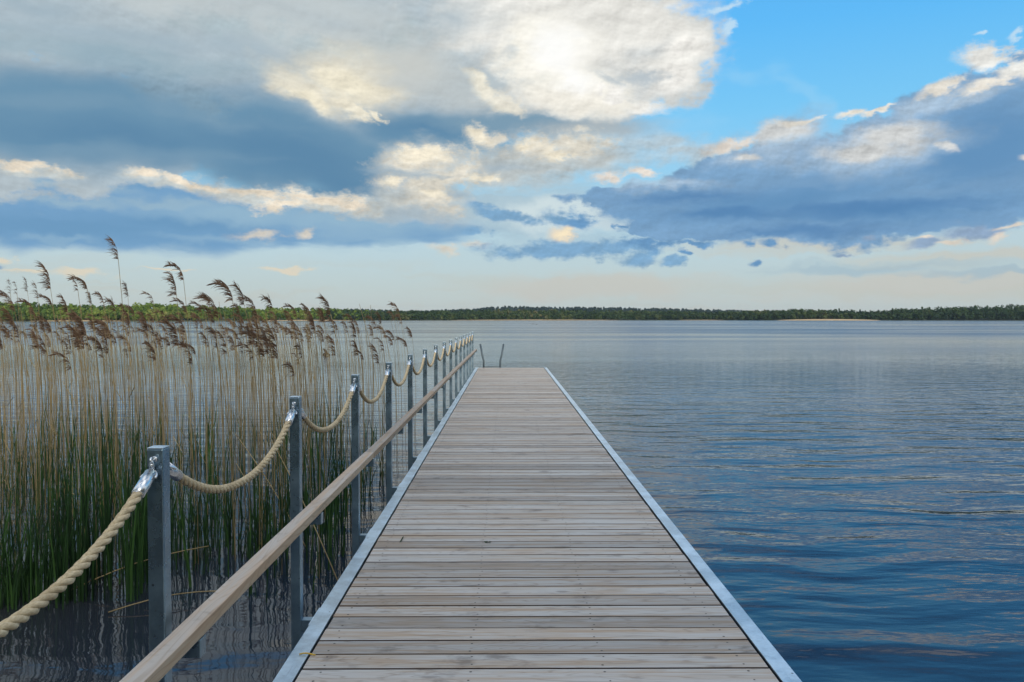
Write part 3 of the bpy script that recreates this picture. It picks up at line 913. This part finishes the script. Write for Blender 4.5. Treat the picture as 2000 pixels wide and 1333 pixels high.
NK = 14
protos = []
for kk in range(NK):
    h = 2.05
    b, tip = stem_geo(h, 100 + kk)
    sm = b.mesh('stem', M['reed'], True)
    size = random.Random(kk).uniform(0.19, 0.31)
    V, Fq, C = plume_geo(size, 500 + kk, (kk % 5) / 4.0)
    pb = MB(); pb.v = [tuple(v) for v in V]; pb.f = Fq; pb.c = [min(1, c) for c in C]; pb.m = [0] * len(Fq)
    pm = pb.mesh('plume', M['plume'])
    # a couple of dry leaves on the stem
    lb_ = MB(); r = random.Random(900 + kk)
    for q in range(1):
        z0 = r.uniform(0.5, 1.6); dx = -1 if r.random() < 0.75 else 1
        L = r.uniform(0.15, 0.35); xs = tip.x * (z0 / h) ** 2
        pv = [(xs, 0, z0), (xs, 0.007, z0), (xs + dx * L * .4, 0.006, z0 + L * .55), (xs + dx * L * .4, -0.004, z0 + L * .55), (xs + dx * L, 0, z0 + L * .42), (xs + dx * L, 0.001, z0 + L * .42)]
        lb_.add(pv, [(0, 1, 2, 3), (3, 2, 5, 4)], 0, r.random())
    lm = lb_.mesh('dry_leaf', M['reed'])
    protos.append((sm, pm, lm, tip, h, size))


def right_edge(Y):
    return -1.32 - 0.072 * max(0, Y - 5.5) - 0.004 * max(0, Y - 12) ** 2


reeds = []        # (Y, X, height incl. plume, proto, plumed, label, rot)
# plumes that stand out against sky and far shore: (px, top py, distance)
named = [(235, 465, 8.0, 'tallest reed, its brown plume standing high against the blue sky band at left'),
         (361, 514, 8.6, 'tall reed with a drooping plume, second highest in the bed, bent to the left'),
         (347, 535, 9.0, 'reed with an upright feathery plume just left of the second highest reed'),
         (103, 525, 8.4, 'tall reed with a long plume, highest near the left border of the photo'),
         (456, 549, 7.4, 'reed with a dense dark drooping plume above the middle of the far wood'),
         (646, 572, 8.5, 'reed with a large swept plume, highest on the right side of the reed bed'),
         (781, 592, 13.0, 'lone tall reed with a small swept plume at the far right end of the bed')]
for px, py, Y, lb in named:
    reeds.append([Y, (px - VPX) / F * Y, EYE + (HOR - py) / F * Y, None, True, lb])
free = [(156, 533, 9), (174, 532, 9.5), (25, 538, 9.5), (38, 540, 9), (58, 537, 10), (78, 545, 9), (33, 565, 9), (105, 563, 9.5), (135, 567, 7.5), (253, 548, 8.6),
        (205, 563, 10), (302, 564, 10.5), (182, 567, 10), (478, 552, 8.4), (503, 569, 8.0), (533, 569, 8.2), (580, 587, 9), (600, 581, 9.2), (633, 589, 9), (745, 602, 12),
        (411, 561, 8.6), (428, 570, 7.6), (395, 575, 8), (366, 579, 9), (2, 548, 9), (70, 578, 8), (228, 575, 8.5), (246, 580, 8), (265, 580, 7.5), (420, 590, 7),
        (470, 583, 8), (615, 600, 8.5), (655, 612, 8), (690, 602, 10), (735, 613, 11), (350, 620, 6.6), (425, 622, 6.6), (213, 640, 6.5), (140, 676, 6.3), (40, 625, 6.5),
        (218, 615, 6.8), (90, 610, 7), (170, 605, 7.2), (160, 630, 7), (290, 605, 8), (255, 600, 7.5), (330, 598, 8.5), (30, 600, 7.2), (8, 640, 6.4), (495, 660, 6.9), (590, 662, 7.4), (540, 645, 7.6), (700, 655, 9.5),
        (750, 655, 10.5), (795, 652, 12.5), (770, 640, 11.5), (805, 640, 14), (575, 695, 7.0), (710, 672, 9.2), (740, 675, 9.6), (475, 645, 7.0), (455, 640, 7.3), (320, 640, 7.0), (305, 660, 6.7)]
for px, py, Y in free:
    reeds.append([Y, (px - VPX) / F * Y, EYE + (HOR - py) / F * Y, None, True, None])
rr = random.Random(11)
# the bed
n = 0
while n < 1060:
    Y = math.sqrt(rr.uniform(5.6 ** 2, 21.0 ** 2))
    xr = right_edge(Y); xl = -0.66 * Y - 0.8
    if xl >= xr: continue
    X = rr.uniform(xl, xr)
    clump = math.sin(X * 2.1 + Y * 0.7) + math.sin(Y * 1.9 - X * 1.3) + math.sin(X * 5.3 + 1)
    if rr.random() > 0.62 + 0.22 * clump: continue
    edge = min(1, (xr - X) / 2.5)
    if rr.random() > 0.35 + 0.65 * edge: continue
    if Y < 6.6 and X > -2.0 and rr.random() < 0.5: continue
    H = rr.gauss(1.86, 0.17)
    H = max(1.1, min(2.18, H))
    pl = rr.random() < (0.24 if H > 1.72 else 0.06)
    reeds.append([Y, X, H, None, pl, None]); n += 1
for e in reeds: e[3] = rr.randrange(NK)
for e, q in zip([e for e in reeds if e[5]], (5, 3, 0, 10, 8, 6, 12)): e[3] = q
special = [e for e in reeds if e[5]]
rest = sorted([e for e in reeds if not e[5]], key=lambda e: e[0] - (1.2 if e[4] else 0))
indiv = special + rest[:300 - len(special)]
bulk = rest[300 - len(special):]

gname = 'reeds standing along the near side of the reed bed'
for e in indiv:
    Y, X, H, k_, pl, lb = e
    sm, pm, lm, tip, h, size = protos[k_]
    rot = rr.uniform(-0.55, 0.55) * (0.2 if lb else 1)
    hh = H - (size * 0.80 if pl else 0)
    s = hh / h
    tipw = Matrix.Rotation(rot, 3, 'Z') @ tip
    root = empty('plumed_reed' if pl else 'reed', (X - tipw.x * s, Y - tipw.y * s, 0))
    root.rotation_euler.z = rot
    so_ = link('stem', sm, root); so_.scale = (s, s, s)
    if pl:
        po = link('plume', pm, root); po.location = tip * s
        ps = rr.uniform(0.58, 0.92) * (1.25 if lb else 1); po.scale = (ps, ps, ps); po.rotation_euler.z = -rot + rr.uniform(-.9, .9) * (0.2 if lb else 1)
    if lm.polygons and rr.random() < 0.6:
        lo = link('dry_leaf', lm, root); lo.scale = (s, s, s)
    if lb:
        tag(root, lb, 'reed', gname)
    else:
        tag(root, 'tan reed with a brown feathery plume in the reed bed' if pl else 'bare tan reed stalk without a plume in the reed bed', 'reed',
            'plumed reeds in the reed bed' if pl else 'bare reeds in the reed bed')

SV = []; SQ = []; SR = []; PV = []; PQ = []; PR = []
for e in bulk:
    Y, X, H, k_, pl, lb = e
    size = protos[k_][5]
    hh = H - (size * 0.8 if pl else 0)
    b, tip = stem_geo(hh, rr.randrange(10 ** 6), 0.0036, 0, 5)
    o = len(SV)
    SV += [(v[0] + X - tip.x, v[1] + Y - tip.y, v[2]) for v in b.v]; SQ += [tuple(i + o for i in f) for f in b.f]; SR += b.c
    if pl:
        me = protos[k_][1]
        co = np.empty(len(me.vertices) * 3, np.float32); me.vertices.foreach_get('co', co); co = co.reshape(-1, 3) * rr.uniform(.8, 1.1)
        o = len(PV)
        PV += [(v[0] + X, v[1] + Y, v[2] + hh) for v in co]; PQ += [tuple(i + o for i in p.vertices) for p in me.polygons]
        PR += [rr.random() for _ in me.polygons]
bed = empty('reed_bed', (0, 0, 0))
tag(bed, 'dense far part of the tan reed bed left of the boardwalk', 'reed bed', kind='stuff')
tag(link('stems', fast_mesh('stems', SV, SQ, SR, M['reed'], True), bed), kind='stuff')
tag(link('plumes', fast_mesh('plumes', PV, PQ, PR, M['plume']), bed), kind='stuff')

# green shoots at the waterline
V = []; Q = []; R = []
n = 0
while n < 920:
    front = n < 170
    Y = 5.45 + 1.5 * rr.random() ** 1.5 if front else 5.6 + 8.5 * rr.random() ** 1.7
    xr = right_edge(Y) + 0.1; xl = -0.66 * Y - 0.6
    if xl >= xr: continue
    X = rr.uniform(xl, xr)
    if front and X > -2.1 and rr.random() < 0.6: continue
    cl = math.sin(X * 1.7 - Y * 0.9) + math.sin(Y * 2.3 + X * 1.1) + 0.7 * math.sin(X * 4.1 + 2)
    if rr.random() > 0.50 + 0.26 * cl: continue
    tall = (0.72 + 0.22 * math.sin(X * 2.9 + Y * 1.7) + 0.16 * math.sin(X * 6.1 - Y)) * max(0.5, 1.1 - 0.045 * (Y - 5.5))
    n += 1
    for q in range(rr.randint(2, 3)):
        H = tall * rr.triangular(0.3, 1.6, 0.75); w = rr.uniform(0.0035, 0.0075); a = rr.uniform(0, PI); lx = rr.uniform(-.12, .12); ly = rr.uniform(-.1, .1)
        x0, y0_ = X + rr.uniform(-.06, .06), Y + rr.uniform(-.06, .06); c = rr.random()
        o = len(V)
        for i in range(4):
            u = i / 3; ww = w * (1 - u ** 2.2) + 0.0006
            cx = x0 + lx * u * u; cy = y0_ + ly * u * u; z = -0.05 + (H + .05) * u
            V.append((cx - ww * math.cos(a), cy - ww * math.sin(a) * .5, z)); V.append((cx + ww * math.cos(a), cy + ww * math.sin(a) * .5, z))
        for i in range(3):
            Q.append((o + 2 * i, o + 2 * i + 1, o + 2 * i + 3, o + 2 * i + 2)); R.append(c)
tag(link('green_shoots', fast_mesh('green_shoots', V, Q, R, M['shoot'])), 'dark green young reed shoots at the foot of the reed bed', 'shoots', kind='stuff')

# broken stalks leaning over or floating among the reeds
for (xa, ya, za, xb, yb, zb, lb) in [
        (-2.05, 6.9, 0.95, -1.15, 5.6, 0.02, 'broken tan stalk leaning down steeply beside the third post'),
        (-2.6, 7.6, 0.9, -1.75, 6.9, 0.0, 'broken tan stalk leaning to the right in the reeds behind the second post'),
        (-2.7, 5.35, 0.015, -1.95, 5.75, 0.02, 'pale broken stalk floating in front of the reeds by the nearest post'),
        (-3.2, 5.7, 0.02, -2.3, 6.1, 0.25, 'thin tan stalk half sunk and slanting up left of the nearest post')]:
    b = MB(); p, q = Vector((xa, ya, za)), Vector((xb, yb, zb))
    b.tube([p.lerp(q, u) + Vector((0, 0, 0.05 * math.sin(PI * u))) for u in [i / 6 for i in range(7)]], [0.0042] * 7, 5, True, 0, 0.7)
    tag(b.build('broken_stalk', M['reed'], None, True), lb, 'reed stalk')


# ------------------------------------------------------------------ far shore
def interp(tab, x):
    return float(np.interp(x, [a for a, _ in tab], [b for _, b in tab]))


def forest(name, trees, mat, nf, leaf, lbl, seed, cone=0.0, kind='stuff'):
    """trees: (X, Y, ground z, height, crown radius).  Each tree is a cloud of small leaf clumps round a trunk."""
    g = np.random.default_rng(seed)
    Vs = []; Rs = []
    for (X, Y, gz, h, cr) in trees:
        lobes = g.integers(4, 8)
        tone = g.uniform(0.0, 1.0)
        con = g.random() < cone
        per = nf // lobes
        for L in range(lobes):
            if con:
                u = (L + 0.5) / lobes
                c = np.array([g.normal(0, .1) * cr, g.normal(0, .1) * cr, h * (0.15 + 0.82 * u)]); rad = np.array([cr * (1.05 - u), cr * (1.05 - u), h * .12])
            else:
                a = g.uniform(0, 2 * PI); q = g.uniform(0, .65) * cr
                c = np.array([q * math.cos(a), q * math.sin(a), h * g.uniform(0.22, 0.84)]); rad = np.array([cr * .62, cr * .62, h * .17])
            d = g.normal(size=(per, 3)); d /= np.linalg.norm(d, axis=1)[:, None]
            p = c + d * rad * g.uniform(0.6, 1.08, (per, 1)) + np.array([X, Y, gz])
            e1 = np.cross(d, g.normal(size=(per, 3))); e1 /= np.linalg.norm(e1, axis=1)[:, None]
            nrm = d + g.normal(0, .5, (per, 3)); e1 -= 0
            e2 = np.cross(nrm, e1); e2 /= np.linalg.norm(e2, axis=1)[:, None]
            s = leaf * g.uniform(.6, 1.4, (per, 1))
            quad = np.stack([p - e1 * s - e2 * s * .6, p + e1 * s - e2 * s, p + e1 * s * .7 + e2 * s, p - e1 * s + e2 * s * .8], 1)
            Vs.append(quad.reshape(-1, 3)); Rs.append(np.clip(tone * .7 + g.uniform(0, .35, per), 0, 1))
    V = np.concatenate(Vs); R = np.concatenate(Rs)
    Qd = np.arange(len(V)).reshape(-1, 4)
    o = link(name, fast_mesh(name, V, Qd, R, mat))
    return tag(o, lbl, 'wood', kind=kind)


top_tab = [(-120, 589), (0, 590), (100, 593), (200, 597), (300, 592), (400, 597), (500, 601), (600, 602), (680, 605), (760, 606), (850, 607), (1000, 604.5), (1100, 605), (1200, 606.5), (1300, 607.5),
           (1400, 609), (1480, 607), (1560, 604), (1650, 605), (1700, 608), (1750, 604), (1850, 599), (1920, 598), (2000, 595), (2120, 592)]
dist_tab = [(-120, 600), (0, 620), (300, 640), (500, 720), (700, 880), (900, 1000), (1300, 1050), (1500, 950), (1700, 900), (2000, 880), (2120, 860)]


def shore_trees(px0, px1, step, rows, seed, wid=1.0):
    g = random.Random(seed); out = []
    for r in range(rows):
        px = px0
        while px < px1:
            Y = interp(dist_tab, px) + 5 + r * 14 + g.uniform(-4, 6)
            top = interp(top_tab, px)
            fullh = (HOR - top) / F * Y + EYE
            f = [0.66, 0.86, 1.0][min(r, 2)] if rows > 1 else 1
            h = fullh * f * g.uniform(0.93, 1.03)
            gz = fullh * 0.0 + 0.4 * r
            out.append(((px - VPX) / F * Y, Y, gz, h, h * g.uniform(0.24, 0.34) * wid))
            px += step * g.uniform(0.6, 1.4)
    return out


forest('far_wood', shore_trees(-120, 720, 6.5, 3, 1, 1.1), M['leaf_bright'], 170, 0.7, 'sunlit bright green wood on the left far shore behind the reeds', 21)
forest('far_wood', shore_trees(640, 1500, 4.2, 3, 2, 1.25), M['leaf_mid'], 140, 0.68, 'dark mixed wood along the middle of the far shore', 22, 0.2)
forest('far_wood', shore_trees(1470, 2130, 4.0, 3, 3, 1.25), M['leaf_dark'], 140, 0.65, 'dark green wood rising along the right far shore', 23, 0.15)
gsp = random.Random(5); sp_tr = []
for i in range(60):
    px = gsp.uniform(1545, 1680); Y = interp(dist_tab, px) - gsp.uniform(2, 14); h = (13 - abs(px - 1600) * 0.07) * gsp.uniform(.6, 1.05)
    sp_tr.append(((px - VPX) / F * Y, Y, 0.5, max(3, h), max(3, h) * .33))
forest('far_wood', sp_tr, M['leaf_mid'], 120, 0.7, 'low clump of trees on the sandy spit at right', 24)

# land under the woods
mb = MB()
xs = list(range(-200, 2240, 20))
for i, px in enumerate(xs):
    Y = interp(dist_tab, px)
    for (dy, z) in ((0, -0.4), (2.5, 0.35), (60, 2.5), (1500, 6)):
        mb.v.append(((px - VPX) / F * (Y + dy), Y + dy, z))
for i in range(len(xs) - 1):
    for j in range(3):
        a = i * 4 + j
        mb.f.append((a, a + 4, a + 5, a + 1)); mb.m.append(0); mb.c.append(.5)
tag(mb.build('far_shore', M['bank']), kind='structure')


def beach(name, px0, px1, hgt, off, lbl):
    b = MB(); m_ = 24
    for i in range(m_ + 1):
        px = px0 + (px1 - px0) * i / m_; Y = interp(dist_tab, px) - off
        k_ = math.sin(PI * i / m_) ** 0.5
        for (dy, z) in ((0, -0.2), (1.5, hgt * k_ * .6), (6, hgt * k_), (off + 6, hgt * k_ * .8)):
            b.v.append(((px - VPX) / F * (Y + dy), Y + dy, z + 0.06))
    for i in range(m_):
        for j in range(3):
            a = i * 4 + j; b.f.append((a, a + 4, a + 5, a + 1)); b.m.append(0); b.c.append(.5)
    tag(b.build(name, M['sand'], None, True), kind='structure')


beach('sand_spit', 1518, 1722, 1.6, 30, '')
beach('sand_shore', 60, 250, 0.8, 3, '')
beach('sand_shore', 515, 690, 0.9, 3, '')
beach('sand_shore', 880, 1215, 0.9, 3, '')
beach('sand_shore', 1320, 1420, 0.6, 3, '')

# distant wooded hills
hill_tab = [(600, 609), (660, 605), (700, 603.5), (740, 605), (780, 608), (830, 607), (900, 604), (960, 600), (1000, 598.5), (1060, 599.5), (1100, 600), (1200, 600.5), (1300, 602.5), (1400, 605), (1500, 608), (1560, 611)]
YH = 2400
mb = MB(); hx = list(range(560, 1600, 10))
for px in hx:
    z = (HOR - interp(hill_tab, px)) / F * YH + EYE - 11
    for (dy, kz) in ((-500, 0.05), (-250, 0.5), (0, 1.0), (300, 0.9), (900, 0)):
        mb.v.append(((px - VPX) / F * YH, YH + dy, max(0, z) * kz))
for i in range(len(hx) - 1):
    for j in range(4):
        a = i * 5 + j; mb.f.append((a, a + 5, a + 6, a + 1)); mb.m.append(0); mb.c.append(.5)
tag(mb.build('hills', M['bank'], None, True), kind='structure')
gh = random.Random(9); ht = []
for i in range(1500):
    px = gh.uniform(600, 1540); dy = gh.choice([0, 0, -60, -120, -180, -250, -320]) + gh.uniform(-30, 30)
    zr = (HOR - interp(hill_tab, px)) / F * YH + EYE - 11
    kz = np.interp(dy, [-500, -250, 0, 300], [0.05, 0.5, 1.0, 0.9])
    h = gh.uniform(9, 13)
    ht.append(((px - VPX) / F * YH, YH + dy, max(0, zr) * kz - 1, h, h * .34))
forest('hill_wood', ht, M['leaf_hill'], 48, 2.0, 'blue green wood on the distant low hills beyond the lake', 25, 0.6)

# ------------------------------------------------------------------ bank behind the camera, its unseen trees added to block sun and darken reflections
mb = MB()
gx = [-120 + 10 * i for i in range(25)]
for x_ in gx:
    for (y_, z_) in ((-5.2, -0.5), (-6.5, 0.3), (-12, 0.9), (-60, 3.0)):
        mb.v.append((x_, y_, z_))
for i in range(len(gx) - 1):
    for j in range(3):
        a = i * 4 + j; mb.f.append((a, a + 1, a + 5, a + 4)); mb.m.append(0); mb.c.append(.5)
tag(mb.build('near_bank', M['bank']), kind='structure')
gb = random.Random(3); bt = []
for i in range(150):
    x_ = gb.uniform(-85, 85); y_ = gb.uniform(-38, -15); h = gb.uniform(11, 17)
    if abs(x_) < 3 and y_ > -20: continue
    bt.append((x_, y_, 0.6, h, h * gb.uniform(.24, .32)))
forest('unseen_wood', bt, M['leaf_mid'], 420, 0.45, 'unseen wood added on the bank behind the boardwalk to shade the sun', 26)

mb = MB(); mb.box(-3800, 3800, -70, 3900, -3.0, 62)
m_h = bpy.data.materials.new('air'); m_h.use_nodes = True
nt_ = m_h.node_tree; nt_.nodes.remove(nt_.nodes['Principled BSDF'])
pv = nt_.nodes.new('ShaderNodeVolumePrincipled'); pv.inputs['Color'].default_value = (0.66, 0.82, 1.0, 1); pv.inputs['Density'].default_value = 0.00006
pv.inputs['Anisotropy'].default_value = 0.2
nt_.links.new(pv.outputs[0], nt_.nodes['Material Output'].inputs['Volume'])
if HAZE: tag(mb.build('haze', m_h), kind='stuff')

SC.render.engine = 'CYCLES'
SC.cycles.max_bounces = 6; SC.cycles.diffuse_bounces = 2; SC.cycles.glossy_bounces = 3; SC.cycles.transmission_bounces = 2; SC.cycles.transparent_max_bounces = 4
SC.cycles.caustics_reflective = False; SC.cycles.caustics_refractive = False
SC.cycles.use_denoising = True
